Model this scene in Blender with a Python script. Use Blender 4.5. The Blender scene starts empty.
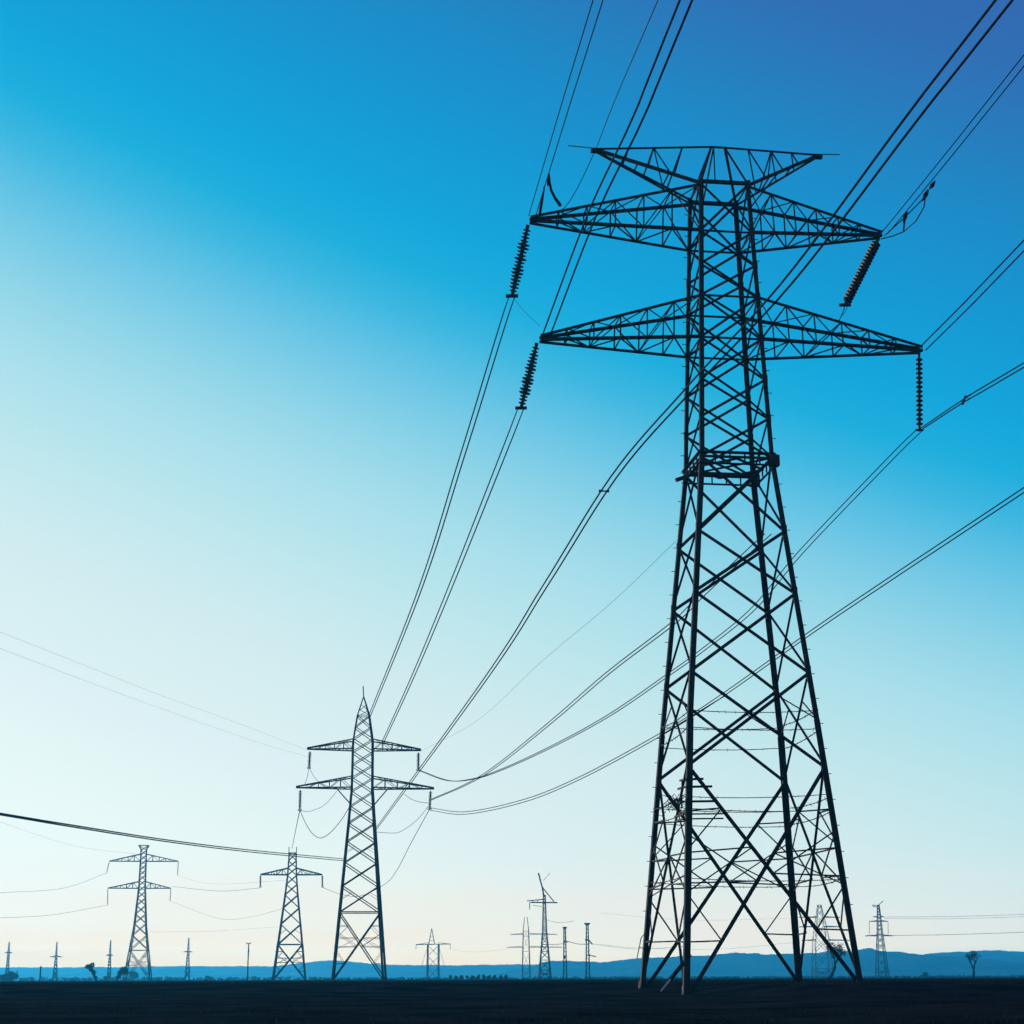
import bpy, bmesh, math, random
from mathutils import Vector, Matrix
R = math.radians
SC = bpy.context.scene
COL = SC.collection
random.seed(7)

# ------------------------------------------------------------------ camera, sky, sun
F = 1797.0                      # focal length in pixels of the 1024 picture
PITCH = R(14.56); ROLL = R(0.2)
EYE = Vector((0, 0, 0.2))
cam_d = bpy.data.cameras.new('camera'); cam = bpy.data.objects.new('camera', cam_d); COL.objects.link(cam)
cam_d.sensor_width = 36; cam_d.lens = 36 * F / 1024; cam_d.clip_start = 0.1; cam_d.clip_end = 60000
FW = Vector((0, math.cos(PITCH), math.sin(PITCH))); UP = Vector((0, -math.sin(PITCH), math.cos(PITCH))); RT = Vector((1, 0, 0))
RT, UP = RT * math.cos(ROLL) - UP * math.sin(ROLL), UP * math.cos(ROLL) + RT * math.sin(ROLL)
cam.matrix_world = Matrix(((RT.x, UP.x, -FW.x, EYE.x), (RT.y, UP.y, -FW.y, EYE.y), (RT.z, UP.z, -FW.z, EYE.z), (0, 0, 0, 1)))
SC.camera = cam

HAZE_D, HAZE_TOP, HAZE_FAR = 3.5e-4, 78.0, 5000.0     # density, height over the eye, depth of the lowland haze
AIR = (.014, .335, .70)
SUN_EL, SUN_AZ = R(5), R(-38)    # azimuth from +Y towards +X: low sun off to the left
def lin(c):
    return tuple((x / 255 / 12.92) if x / 255 <= .04045 else ((x / 255 + .055) / 1.055) ** 2.4 for x in c)

w = bpy.data.worlds.new('World'); SC.world = w; w.use_nodes = True
nt = w.node_tree; N = nt.nodes; L = nt.links
for n in list(N): N.remove(n)
def nd(tree, typ, **kw):
    n = tree.nodes.new(typ)
    for k, v in kw.items(): setattr(n, k, v)
    return n
def mth(tree, op, a, b=None, clamp=False):
    n = nd(tree, 'ShaderNodeMath', operation=op, use_clamp=clamp)
    for i, v in enumerate((a, b)):
        if v is None: continue
        if isinstance(v, (int, float)): n.inputs[i].default_value = v
        else: tree.links.new(v, n.inputs[i])
    return n.outputs[0]
tc = nd(nt, 'ShaderNodeTexCoord')
sep = nd(nt, 'ShaderNodeSeparateXYZ'); L.new(tc.outputs['Generated'], sep.inputs[0])
SX, SZ = sep.outputs['X'], sep.outputs['Z']
# colour of the clear evening sky: height in the sky plus distance from the low sun on the left
t = mth(nt, 'ADD', SZ, mth(nt, 'MULTIPLY', SX, 0.36))
t = mth(nt, 'DIVIDE', mth(nt, 'ADD', t, 0.4), 1.5)
ramp = nd(nt, 'ShaderNodeValToRGB')
SKY = [(-.30, (240, 250, 250)), (-.07, (237, 248, 249)), (0, (231, 246, 247)), (.03, (227, 244, 245)), (.063, (221, 239, 244)), (.085, (217, 238, 241)), (.136, (207, 234, 239)), (.178, (191, 230, 237)), (.228, (168, 222, 235)),
       (.26, (146, 213, 232)), (.288, (121, 203, 230)), (.312, (94, 193, 228)), (.334, (62, 183, 224)), (.358, (30, 174, 221)), (.389, (20, 165, 219)), (.44, (23, 151, 209)), (.487, (30, 138, 199)),
       (.516, (38, 127, 190)), (.555, (48, 112, 181)), (.62, (54, 100, 174)), (1.0, (40, 80, 160))]
cr = ramp.color_ramp; cr.interpolation = 'LINEAR'
while len(cr.elements) < len(SKY): cr.elements.new(0.5)
for e, (p, c) in zip(cr.elements, SKY):
    e.position = (p + .4) / 1.5; e.color = (*lin(c), 1)
L.new(t, ramp.inputs[0])
# faint rosy cloud low over the horizon
noi = nd(nt, 'ShaderNodeTexNoise'); noi.inputs['Scale'].default_value = 6; noi.inputs['Detail'].default_value = 6
mp = nd(nt, 'ShaderNodeMapping'); mp.inputs['Scale'].default_value = (1, 1, 9)
L.new(tc.outputs['Generated'], mp.inputs[0]); L.new(mp.outputs[0], noi.inputs['Vector'])
band = nd(nt, 'ShaderNodeMapRange', interpolation_type='SMOOTHERSTEP')
band.inputs['From Min'].default_value = 0.078; band.inputs['From Max'].default_value = 0.012
L.new(SZ, band.inputs['Value'])
cl = nd(nt, 'ShaderNodeMapRange'); cl.inputs['From Min'].default_value = .42; cl.inputs['From Max'].default_value = .66; cl.inputs['To Min'].default_value = .55
L.new(noi.outputs[0], cl.inputs['Value'])
mixw = nd(nt, 'ShaderNodeMix', data_type='RGBA')
side = mth(nt, 'MINIMUM', mth(nt, 'MAXIMUM', mth(nt, 'SUBTRACT', .82, mth(nt, 'MULTIPLY', SX, 1.3)), .3), .95)
L.new(mth(nt, 'MULTIPLY', mth(nt, 'MULTIPLY', band.outputs[0], cl.outputs[0]), side), mixw.inputs['Factor'])
L.new(ramp.outputs[0], mixw.inputs['A']); mixw.inputs['B'].default_value = (*lin((241, 233, 227)), 1)
# the low sky behind the lowland haze is brighter than what reaches the eye
pl_ = mth(nt, 'MINIMUM', mth(nt, 'DIVIDE', HAZE_TOP, mth(nt, 'MAXIMUM', SZ, .003)), HAZE_FAR)
T_ = mth(nt, 'EXPONENT', mth(nt, 'MULTIPLY', pl_, -HAZE_D))
def vm(op, a, b):
    n = nd(nt, 'ShaderNodeVectorMath', operation=op)
    for i, v in enumerate((a, b)):
        if isinstance(v, tuple): n.inputs[i].default_value = v
        else: nt.links.new(v, n.inputs[i])
    return n.outputs[0]
air = nd(nt, 'ShaderNodeVectorMath', operation='SCALE'); air.inputs[0].default_value = AIR; glow = mth(nt, 'MINIMUM', mth(nt, 'MAXIMUM', mth(nt, 'SUBTRACT', 1.08, mth(nt, "MULTIPLY", SX, .95)), .85), 1.6)
L.new(mth(nt, 'MULTIPLY', mth(nt, 'SUBTRACT', 1.0, T_), glow), air.inputs['Scale'])
dif = vm('MAXIMUM', vm('SUBTRACT', mixw.outputs['Result'], air.outputs[0]), (0, 0, 0))
sk = nd(nt, 'ShaderNodeVectorMath', operation='SCALE'); L.new(dif, sk.inputs[0]); L.new(mth(nt, 'DIVIDE', 1.0, T_), sk.inputs['Scale'])
bg = nd(nt, 'ShaderNodeBackground'); bg.inputs['Strength'].default_value = 1.0
L.new(sk.outputs[0], bg.inputs['Color'])
wo = nd(nt, 'ShaderNodeOutputWorld'); L.new(bg.outputs[0], wo.inputs['Surface'])

sl = bpy.data.lights.new('sun', 'SUN'); sl.energy = 3.3; sl.angle = R(0.5); sl.color = (1, .9, .8)
so = bpy.data.objects.new('sun', sl); COL.objects.link(so)
sd = Vector((math.sin(SUN_AZ) * math.cos(SUN_EL), math.cos(SUN_AZ) * math.cos(SUN_EL), math.sin(SUN_EL)))
so.rotation_euler = (-sd).to_track_quat('-Z', 'Y').to_euler()
SC.view_settings.view_transform = 'Standard'; SC.view_settings.look = 'None'
SC.view_settings.exposure = 0; SC.view_settings.gamma = 1
SC.cycles.volume_bounces = 0; SC.cycles.volume_max_steps = 32

# ------------------------------------------------------------------ helpers
def ray(px, py):
    return FW + RT * ((px - 512) / F) + UP * ((512 - py) / F)
def at(px, py, d):                 # world point seen at a pixel, d metres ahead on the ground
    r = ray(px, py); return EYE + r * (d / r.y)
def onplane(px, py, p, n):         # world point seen at a pixel on the plane through p with normal n
    r = ray(px, py); return EYE + r * ((p - EYE).dot(n) / r.dot(n))
def mpp(d, z=0):                   # metres per pixel
    return (d * math.cos(PITCH) + (z - EYE.z) * math.sin(PITCH)) / F

class MB:
    def __init__(s): s.bm = bmesh.new()
    def beam(s, p, q, wd, hd=None):
        p = Vector(p); q = Vector(q); d = q - p
        if d.length < 1e-6: return
        hd = hd or wd; d.normalize()
        a = d.cross(Vector((0, 0, 1)))
        if a.length < 1e-3: a = Vector((1, 0, 0))
        a.normalize(); b = d.cross(a); a = a * wd / 2; b = b * hd / 2
        v = [s.bm.verts.new(c + i * a + j * b) for c in (p, q) for i, j in ((-1, -1), (1, -1), (1, 1), (-1, 1))]
        for f in ((3, 2, 1, 0), (4, 5, 6, 7), (0, 1, 5, 4), (1, 2, 6, 5), (2, 3, 7, 6), (3, 0, 4, 7)):
            s.bm.faces.new([v[k] for k in f])
    def angle(s, p, q, wd, out=(0, 0, 1), th=None):      # steel angle: two flanges meeting at the outer edge
        p = Vector(p); q = Vector(q); d = (q - p).normalized(); th = th or wd * .14
        o = Vector(out); o = o - d * o.dot(d)
        if o.length < 1e-4: o = d.orthogonal()
        o.normalize(); b = d.cross(o)
        f1 = (b - o).normalized(); f2 = (-b - o).normalized()
        prof = [Vector((0, 0, 0)), f1 * wd, f1 * wd + f2 * th, (f1 + f2) * th, f2 * wd + f1 * th, f2 * wd]
        off = (f1 + f2) * (-wd * .3)
        lo = [s.bm.verts.new(p + c + off) for c in prof]; hi = [s.bm.verts.new(q + c + off) for c in prof]
        n = 6
        for i in range(n): s.bm.faces.new((lo[i], lo[(i + 1) % n], hi[(i + 1) % n], hi[i]))
        s.bm.faces.new(lo[::-1]); s.bm.faces.new(hi)
    def tube(s, pts, r, n=5, cap=True):
        pts = [Vector(p) for p in pts]; rs = r if isinstance(r, (list, tuple)) else [r] * len(pts)
        rings = []; a = None
        for i, p in enumerate(pts):
            d = (pts[min(i + 1, len(pts) - 1)] - pts[max(i - 1, 0)]).normalized()
            if a is None: a = d.orthogonal().normalized()
            a = (a - d * a.dot(d)).normalized(); b = d.cross(a)
            rings.append([s.bm.verts.new(p + (a * math.cos(k * math.tau / n) + b * math.sin(k * math.tau / n)) * rs[i]) for k in range(n)])
        for x, y in zip(rings, rings[1:]):
            for k in range(n): s.bm.faces.new((x[k], x[(k + 1) % n], y[(k + 1) % n], y[k]))
        if cap:
            s.bm.faces.new(rings[0][::-1]); s.bm.faces.new(rings[-1])
    def plate(s, c, x, y, z):
        c = Vector(c); s.beam(c - Vector((x / 2, 0, 0)), c + Vector((x / 2, 0, 0)), y, z)
    def build(s, name, mat, parent=None, smooth=False):
        bmesh.ops.recalc_face_normals(s.bm, faces=s.bm.faces)
        me = bpy.data.meshes.new(name); s.bm.to_mesh(me); s.bm.free()
        if smooth:
            for p in me.polygons: p.use_smooth = True
        me.materials.append(mat)
        o = bpy.data.objects.new(name, me); COL.objects.link(o)
        if parent: o.parent = parent
        return o

def tag(o, label=None, cat=None, group=None, kind=None):
    if label: o['label'] = label
    if cat: o['category'] = cat
    if group: o['group'] = group
    if kind: o['kind'] = kind
    return o
def empty(name, loc=(0, 0, 0), rz=0, label=None, cat=None, group=None):
    o = bpy.data.objects.new(name, None); COL.objects.link(o); o.location = loc; o.rotation_euler = (0, 0, rz)
    o.empty_display_size = .5
    return tag(o, label, cat, group)

def material(name, col, rough=.6, var=.35, scale=3.0, metal=0.0, spec=.3, bump=0, col2=None):
    m = bpy.data.materials.new(name); m.use_nodes = True; t = m.node_tree; b = t.nodes['Principled BSDF']
    tcn = nd(t, 'ShaderNodeTexCoord'); n = nd(t, 'ShaderNodeTexNoise'); n.inputs['Scale'].default_value = scale; n.inputs['Detail'].default_value = 6
    t.links.new(tcn.outputs['Object'], n.inputs['Vector'])
    r = nd(t, 'ShaderNodeValToRGB'); c2 = col2 or tuple(c * (1 + var) for c in col)
    r.color_ramp.elements[0].position = .35; r.color_ramp.elements[1].position = .68
    r.color_ramp.elements[0].color = (*[c * (1 - var) for c in col], 1); r.color_ramp.elements[1].color = (*c2, 1)
    t.links.new(n.outputs[0], r.inputs[0]); t.links.new(r.outputs[0], b.inputs['Base Color'])
    b.inputs['Roughness'].default_value = rough; b.inputs['Metallic'].default_value = metal; b.inputs['Specular IOR Level'].default_value = spec
    if bump:
        bn = nd(t, 'ShaderNodeBump'); bn.inputs['Strength'].default_value = bump; bn.inputs['Distance'].default_value = .1
        t.links.new(n.outputs[0], bn.inputs['Height']); t.links.new(bn.outputs[0], b.inputs['Normal'])
    return m
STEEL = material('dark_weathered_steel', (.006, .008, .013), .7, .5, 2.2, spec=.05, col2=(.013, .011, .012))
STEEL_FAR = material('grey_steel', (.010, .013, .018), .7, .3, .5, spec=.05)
WIRE = material('dark_cable', (.005, .006, .010), .8, .3, 1.0, spec=.03)
CERAMIC = material('brown_glazed_ceramic', (.006, .006, .008), .55, .3, 4, spec=.12)
PALE = material('pale_pinkish', (.42, .30, .27), .8, .3, 4, spec=.1)
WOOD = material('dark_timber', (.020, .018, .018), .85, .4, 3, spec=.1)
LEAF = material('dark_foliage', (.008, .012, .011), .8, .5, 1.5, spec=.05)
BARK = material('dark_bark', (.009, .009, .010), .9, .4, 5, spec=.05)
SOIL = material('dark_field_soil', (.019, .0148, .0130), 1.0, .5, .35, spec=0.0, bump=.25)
HILL_PALE = material('haze_paled_hill', (.05, .08, .08), .95, .4, .009, spec=.0, col2=(.24, .25, .19))  # extra distance haze put into the base colour, paler than the wooded range
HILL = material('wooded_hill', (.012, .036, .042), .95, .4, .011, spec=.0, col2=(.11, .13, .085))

# ------------------------------------------------------------------ ground and hills
def sstep(a, b, x):
    x = min(1, max(0, (x - a) / (b - a))); return x * x * (3 - 2 * x)
def ground_z(x, y):
    yc = 90 - 14 * sstep(7, 13, x)
    s = (yc - y)
    if s <= 0: return 0
    z = -.42 * sstep(0, 12, s) - 1.0 * sstep(8, 95, s)
    return z
def build_ground():
    bm = bmesh.new()
    ys = [-250, -120, -60, -30, -10] + [i * 1.5 for i in range(0, 81)] + [125, 135, 150, 180, 230, 300, 420, 600, 900, 1400, 2200, 3400, 4200, 4940]
    xs = sorted(set([-2550, -2200, -1600, -900, -500, -260, -140, -80, -50] + [-32 + i * 2 for i in range(33)] + [50, 80, 140, 260, 500, 900, 1600, 2200, 2550]))
    rnd = random.Random(2)
    g = [[bm.verts.new((x, y, ground_z(x, y) + (rnd.uniform(-.03, .02) if -35 < x < 35 and 0 <= y < 72 else 0))) for x in xs] for y in ys]
    for a, b in zip(g, g[1:]):
        for i in range(len(xs) - 1): bm.faces.new((a[i], a[i + 1], b[i + 1], b[i]))
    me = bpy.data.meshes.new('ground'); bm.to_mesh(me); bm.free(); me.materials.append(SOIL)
    for p in me.polygons: p.use_smooth = True
    o = bpy.data.objects.new('ground', me); COL.objects.link(o)
    tag(o, 'dark bare field running flat to the horizon', 'ground', kind='structure')
build_ground()

def hills(name, prof, d, depth, label, seed, amp=.6, mat=HILL):
    rnd = random.Random(seed); bm = bmesh.new()
    px = -160; cols = []
    n1 = [rnd.uniform(-1, 1) for _ in range(2000)]
    def nz(u):
        i = int(math.floor(u)); f = u - i; f = f * f * (3 - 2 * f); return n1[i % 2000] * (1 - f) + n1[(i + 1) % 2000] * f
    x0, x1 = prof[0][0], prof[-1][0]; px = x0
    while px <= x1 + .1:
        for (a, ya), (b, yb) in zip(prof, prof[1:]):
            if a <= px <= b + 1e-6: f = (px - a) / (b - a); y = ya + (yb - ya) * (f * f * (3 - 2 * f)); break
        y += amp * (nz(px * .12 + seed) * .6 + nz(px * .45) * .35 + nz(px * 1.1) * .3)
        p = at(px, min(y, 977.6), d)
        h = max(p.z, .2)
        col = []
        for k, (dy, hf) in enumerate(((-.75, 0), (-.55, .22), (-.35, .55), (-.15, .86), (0, 1), (.25, .9), (.6, .5), (1, 0))):
            dd = dy * depth; sc = (d + dd) / d
            wob = 1 + (nz(px * .05 + k * 37) * .12 if 0 < hf < 1 else 0)
            col.append(bm.verts.new((p.x * sc, d + dd, h * hf * wob * sc if hf else -.6)))
        cols.append(col); px += 1.5
    for a, b in zip(cols, cols[1:]):
        for k in range(7): bm.faces.new((a[k], b[k], b[k + 1], a[k + 1]))
    me = bpy.data.meshes.new(name); bm.to_mesh(me); bm.free(); me.materials.append(mat)
    o = bpy.data.objects.new(name, me); COL.objects.link(o)
    tag(o, label, 'hills', kind='structure')
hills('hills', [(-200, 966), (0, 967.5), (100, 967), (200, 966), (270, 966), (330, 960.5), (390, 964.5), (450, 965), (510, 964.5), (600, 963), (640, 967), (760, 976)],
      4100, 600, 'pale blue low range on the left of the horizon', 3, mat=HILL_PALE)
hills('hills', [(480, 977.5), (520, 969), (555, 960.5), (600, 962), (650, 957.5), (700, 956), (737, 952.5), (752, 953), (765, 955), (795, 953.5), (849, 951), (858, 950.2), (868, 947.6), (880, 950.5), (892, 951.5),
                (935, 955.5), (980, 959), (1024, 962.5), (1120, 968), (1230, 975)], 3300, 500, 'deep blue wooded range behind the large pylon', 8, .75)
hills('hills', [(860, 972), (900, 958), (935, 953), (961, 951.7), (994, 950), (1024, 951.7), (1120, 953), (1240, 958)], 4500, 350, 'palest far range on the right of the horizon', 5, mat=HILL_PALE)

# ------------------------------------------------------------------ lattice towers
CORN = ((-1, -1), (1, -1), (1, 1), (-1, 1))
def interp(prof, z):
    for (a, wa), (b, wb) in zip(prof, prof[1:]):
        if z <= b: return wa + (wb - wa) * (z - a) / (b - a)
    return prof[-1][1]

def cross_arm(root, tip, zb, zt, hw, chord, web, mat, n=5, name='cross_arm', simple=False):
    m = MB(); s = 1 if tip[0] > 0 else -1; tip = Vector(tip)
    wb, wt = hw(zb), hw(zt); e = min(.16, wb * .12)
    B = [Vector((s * wb, k * wb, zb)) for k in (-1, 1)]; T = [Vector((s * wt, k * wt, zt)) for k in (-1, 1)]
    tb = [tip + Vector((0, k * e, 0)) for k in (-1, 1)]; tt = [tip + Vector((0, k * e, e * 1.4)) for k in (-1, 1)]
    for k in (0, 1):
        m.angle(B[k], tb[k], chord, (0, (-1, 1)[k], -1)); m.angle(T[k], tt[k], chord, (0, (-1, 1)[k], 1))
    fr = [i / n for i in range(n)]
    fr = [1 - (1 - f) ** 1.0 for f in fr]
    for k in (0, 1):
        for i, f in enumerate(fr):
            b0 = B[k].lerp(tb[k], f); t0 = T[k].lerp(tt[k], f)
            if i: m.beam(b0, t0, web)
            f2 = fr[i + 1] if i + 1 < n else None
            if f2: 
                if i % 2: m.beam(t0, B[k].lerp(tb[k], f2), web)
                else: m.beam(b0, T[k].lerp(tt[k], f2), web)
    for i, f in enumerate(fr):
        if i: m.beam(B[0].lerp(tb[0], f), B[1].lerp(tb[1], f), web); m.beam(T[0].lerp(tt[0], f), T[1].lerp(tt[1], f), web)
        f2 = fr[i + 1] if i + 1 < n else None
        if f2 and not simple:
            a, b = (0, 1) if i % 2 else (1, 0)
            m.beam(B[a].lerp(tb[a], f), B[b].lerp(tb[b], f2), web)
            m.beam(T[b].lerp(tt[b], f), T[a].lerp(tt[a], f2), web * .8)
    o = m.build(name, mat, root)
    return o

def lattice(root, prof, zs, leg_w, brace_w, mat, zbase=(0, 0, 0, 0), horiz=(), redundant=True, single_above=1e9, bolts=(), gus=0, deep=0):
    hw = lambda z: interp(prof, z)
    def c(i, z): return Vector((CORN[i][0] * hw(z), CORN[i][1] * hw(z) * (1 + deep * max(0, 1 - z / 11)), z))
    zt = zs[-1]; legs = []
    for i in range(4):
        m = MB(); out = (CORN[i][0], CORN[i][1], 0)
        brk = [z for z, _ in prof if 0 < z < zt]
        pts = [c(i, zbase[i])] + [c(i, z) for z in brk] + [c(i, zt)]
        for q, (a, b) in enumerate(zip(pts, pts[1:])):
            m.angle(a, b, leg_w * (1 - .11 * q), out, leg_w * .2)
        if i in bolts:
            z = 2.6; q = 0
            while z < zt - .3:
                p = c(i, z); o = Vector((CORN[i][0], 0, 0)) if q % 2 else Vector((0, CORN[i][1], 0))
                m.beam(p, p + o * .23, .028); z += .55; q += 1
        if gus:
            for z in zs[1:]:
                p = c(i, z); p = Vector((p.x * .985, p.y * .985, z)); s_ = .2 if z > 20 else .28
                m.beam(p - Vector((0, 0, s_)), p + Vector((0, 0, s_)), gus, gus)
        legs.append(m.build('leg', mat, root))
    for i in range(4):
        j = (i + 1) % 4; m = MB(); n = (c(i, 1) + c(j, 1)); n.z = 0
        for k, (z0, z1) in enumerate(zip(zs, zs[1:])):
            a, b, A, B = c(i, z0), c(j, z0), c(i, z1), c(j, z1)
            if k == 0: a, b = c(i, zbase[i]), c(j, zbase[j])
            wd = brace_w * (1.15 if k == 0 else 1) * (.85 if z0 > zs[-1] * .6 else 1)
            eps = n.normalized() * wd * .45
            if z0 >= single_above:
                m.angle(*((a, B) if k % 2 else (b, A)), wd, n)
            else:
                m.angle(a + eps, B + eps, wd, n); m.angle(b - eps, A - eps, wd, n)
            if z1 in horiz: m.angle(A, B, wd * .9, n)
            if k == 0 and redundant:
                # secondary members from the big diagonals back to the legs
                for (p, q, l0, l1) in ((a, B, a, A), (b, A, b, B)):
                    for f in (.25, .5):
                        d = p.lerp(q, f); g = l0.lerp(l1, f * .98); m.beam(d, g, wd * .5)
                        g2 = l0.lerp(l1, f + .2); m.beam(d, g2, wd * .45)
                for (p, q, l0, l1) in ((A, b, A, a), (B, a, B, b)):
                    for f in (.2, .38):
                        m.beam(p.lerp(q, f), l0.lerp(l1, f), wd * .5)
                        m.beam(p.lerp(q, f), l0.lerp(l1, f + .17), wd * .42)
            elif redundant and brace_w > .08 and z0 < zs[-1] * .45:
                mid = (a + b + A + B) / 4
                if k % 2: m.beam(A.lerp(a, .5), A.lerp(b, .26), wd * .45); m.beam(B.lerp(b, .5), B.lerp(a, .26), wd * .45)
        m.build('face_bracing', mat, root)
    return hw, c, legs

RHO = R(7.5)
# --- the large pylon
T1 = empty('transmission_tower', (at(745.9, 978, 80).x, 80, 0), RHO,
           'huge dark lattice pylon in the right foreground with two cross arms and a flat top', 'pylon')
T1P = T1.location.copy(); ROT = Matrix.Rotation(RHO, 3, 'Z')
def t1_local(p): return ROT.inverted() @ (Vector(p) - T1P)
def t1_world(p): return ROT @ Vector(p) + T1P
ARMN = ROT @ Vector((0, 1, 0))
def tip1(px, py): return t1_local(onplane(px, py, T1P, ARMN))
PROF1 = [(0, 3.67), (11.0, 2.84), (23.1, 1.66), (36.8, 1.17)]
ZS1 = [0, 8.95, 13.1, 16.7, 19.6, 23.1, 25.0, 26.9, 28.9, 31.0, 32.6, 34.3, 36.8]
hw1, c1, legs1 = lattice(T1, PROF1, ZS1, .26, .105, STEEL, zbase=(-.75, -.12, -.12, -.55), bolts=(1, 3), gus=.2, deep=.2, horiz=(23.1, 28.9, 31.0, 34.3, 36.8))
TIPS1 = {'ul': tip1(530, 222), 'ur': tip1(881, 237), 'll': tip1(540, 341), 'lr': tip1(921.5, 352)}
cross_arm(T1, TIPS1['ul'], 34.3, 36.7, hw1, .14, .052, STEEL, 6)
cross_arm(T1, TIPS1['ur'], 34.3, 36.7, hw1, .14, .052, STEEL, 6)
cross_arm(T1, TIPS1['ll'], 28.9, 31.0, hw1, .14, .052, STEEL, 6)
cross_arm(T1, TIPS1['lr'], 28.9, 31.0, hw1, .14, .052, STEEL, 6)
# flat top carrying the earth wires
def earth_top():
    tl, tr = tip1(596, 151), tip1(817, 157)
    zr = 39.25; hw = hw1(36.8)
    m = MB()
    ridge = [Vector((-.3, 0, zr)), Vector((.4, 0, zr))]
    m.angle(ridge[0], ridge[1], .11)
    for k in (-1, 1):
        for sx, rdg in ((-1, ridge[0]), (1, ridge[1])):
            m.angle(Vector((sx * hw, k * hw, 36.8)), rdg, .10)
    for k in (-1, 1):
        a, b = Vector((-hw, k * hw * 1.06, 36.86)), Vector((hw, k * hw * 1.06, 36.86)); m.angle(a, b, .17, (0, k, 1))
        m.beam(a.lerp(b, .3), ridge[0].lerp(ridge[1], .2), .06)
    m.build('peak_frame', STEEL, T1)
    for tip, sx, rdg in ((tl, -1, ridge[0]), (tr, 1, ridge[1])):
        m = MB(); up = Vector((0, 0, .12))
        m.angle(rdg, tip + up, .10)
        for k in (-1, 1):
            rt = Vector((sx * hw, k * hw, 36.75)); e = Vector((0, k * .1, 0))
            m.angle(rt, tip + e, .14 if k < 0 else .11, (0, k, -1))
            for i, f in enumerate((.25, .5, .72)):
                m.beam(rt.lerp(tip + e, f), rdg.lerp(tip + up, f), .055)
                if i == 1: m.beam(rt.lerp(tip + e, f - .22), rdg.lerp(tip + up, f), .05)
        for f in (.3, .6): m.beam(Vector((sx * hw, -hw, 36.75)).lerp(tip, f), Vector((sx * hw, hw, 36.75)).lerp(tip, f), .06)
        lowz = 35.6; hl = hw1(lowz)
        mid = Vector((sx * hw, -hw, 36.75)).lerp(tip, .42)
        m.angle(Vector((sx * hl, -hl, lowz)), tip if sx < 0 else mid, .12 if sx < 0 else .08)
        m.plate(tip + Vector((0, 0, .02)), .5, .22, .2)
        a = m.build('earth_wire_arm', STEEL, T1)
        r = MB(); dx = 1.35 if sx < 0 else 1.15
        r.beam(tip + Vector((0, 0, .14)), tip + Vector((sx * dx, 0, .2)), .035); r.build('rod', STEEL, a)
    return tl, tr
ETL, ETR = earth_top()
# waist frame with plan bracing
m = MB()
for z, k, wd in ((23.28, 1.06, .15), (22.75, 1.06, .10)):
    cs = [Vector((x * hw1(23.1) * k, y * hw1(23.1) * k, z)) for x, y in CORN]
    for i in range(4): m.angle(cs[i], cs[(i + 1) % 4], wd, (0, 0, 1))
cs = [Vector((x * hw1(23.1), y * hw1(23.1), 23.02)) for x, y in CORN]
for i in range(4):
    a, b = cs[i], cs[(i + 1) % 4]; md = (a + b) / 2; nx = (cs[(i + 1) % 4] + cs[(i + 2) % 4]) / 2
    m.beam(md, nx, .09); 
    for f in (.2, .4, .6, .8):
        p = a.lerp(b, f) * 1.04; m.beam((p.x, p.y, 22.78), (p.x * 1.0, p.y * 1.0, 23.26), .06)
m.beam(cs[0], cs[2], .08); m.beam(cs[1] + Vector((0, 0, .09)), cs[3] + Vector((0, 0, .09)), .08)
for i in (1, 2):
    p = cs[i] * 1.03; m.plate((p.x, p.y, 22.95), .42, .42, .5)
p = cs[3]; m.beam((p.x * 1.02, p.y, 23.0), (p.x - .45, p.y, 22.85), .2, .16)
m.build('waist_frame', STEEL, T1)
# barbed climbing guards
def strand(m, z, k, gap, seed):
    rnd = random.Random(seed)
    for i in range(4):
        a = Vector((CORN[i][0], CORN[i][1], 0)) * hw1(z) * k; b = Vector((CORN[(i + 1) % 4][0], CORN[(i + 1) % 4][1], 0)) * hw1(z) * k
        a.z = z + rnd.uniform(-.12, .12); b.z = z + rnd.uniform(-.12, .12)
        pts = [a.lerp(b, f) + Vector((0, 0, -gap * 4 * f * (1 - f))) for f in (0, .2, .4, .6, .8, 1)]
        m.tube(pts, .022, 4)
        n = 16
        for q in range(n):
            f = (q + rnd.random()) / n; p = a.lerp(b, f); p.z -= gap * 4 * f * (1 - f)
            v = Vector((rnd.uniform(-1, 1), rnd.uniform(-1, 1), rnd.uniform(-1, 1))).normalized() * .09
            m.beam(p - v, p + v, .014)
m = MB()
for q, (z, k) in enumerate(((7.05, 1.02), (7.7, 1.04), (10.5, 1.01), (11.4, 1.02), (4.3, 1.01))):
    strand(m, z, k, .10, q)
m.build('barbed_wire_guard', STEEL, T1)
m = MB()
B = c1(0, 8.0)
for dz, ln in ((.0, 1.0), (.32, .62), (-.62, 1.25), (-1.15, 1.5), (-1.35, 1.5)):
    p = c1(0, 8.0 + dz); m.beam(p + Vector((-.12, -.18, 0)), p + Vector((ln, -.18, .03)), .09 if dz > -1 else .06)
    m.beam(p + Vector((-.18, -.12, 0)), p + Vector((-.2, ln, .03)), .08)
m.beam(c1(0, 7.1) + Vector((-.3, -.2, 0)), c1(0, 8.25) + Vector((-.3, -.2, 0)), .05)
m.build('climbing_guard', STEEL, T1)
m = MB(); rnd = random.Random(12); b0 = c1(0, 7.35) + Vector((-.5, .35, 0))
for _ in range(34):
    p = b0 + Vector((rnd.gauss(0, .22), rnd.gauss(0, .22), rnd.gauss(0, .16))); v = Vector((rnd.uniform(-1, 1), rnd.uniform(-1, 1), rnd.uniform(-.8, .8))).normalized() * rnd.uniform(.2, .5)
    m.tube([p - v, p + Vector((rnd.gauss(0, .06), rnd.gauss(0, .06), rnd.gauss(0, .06))), p + v], .016, 4)
m.build('tangled_wire', STEEL, T1)
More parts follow.
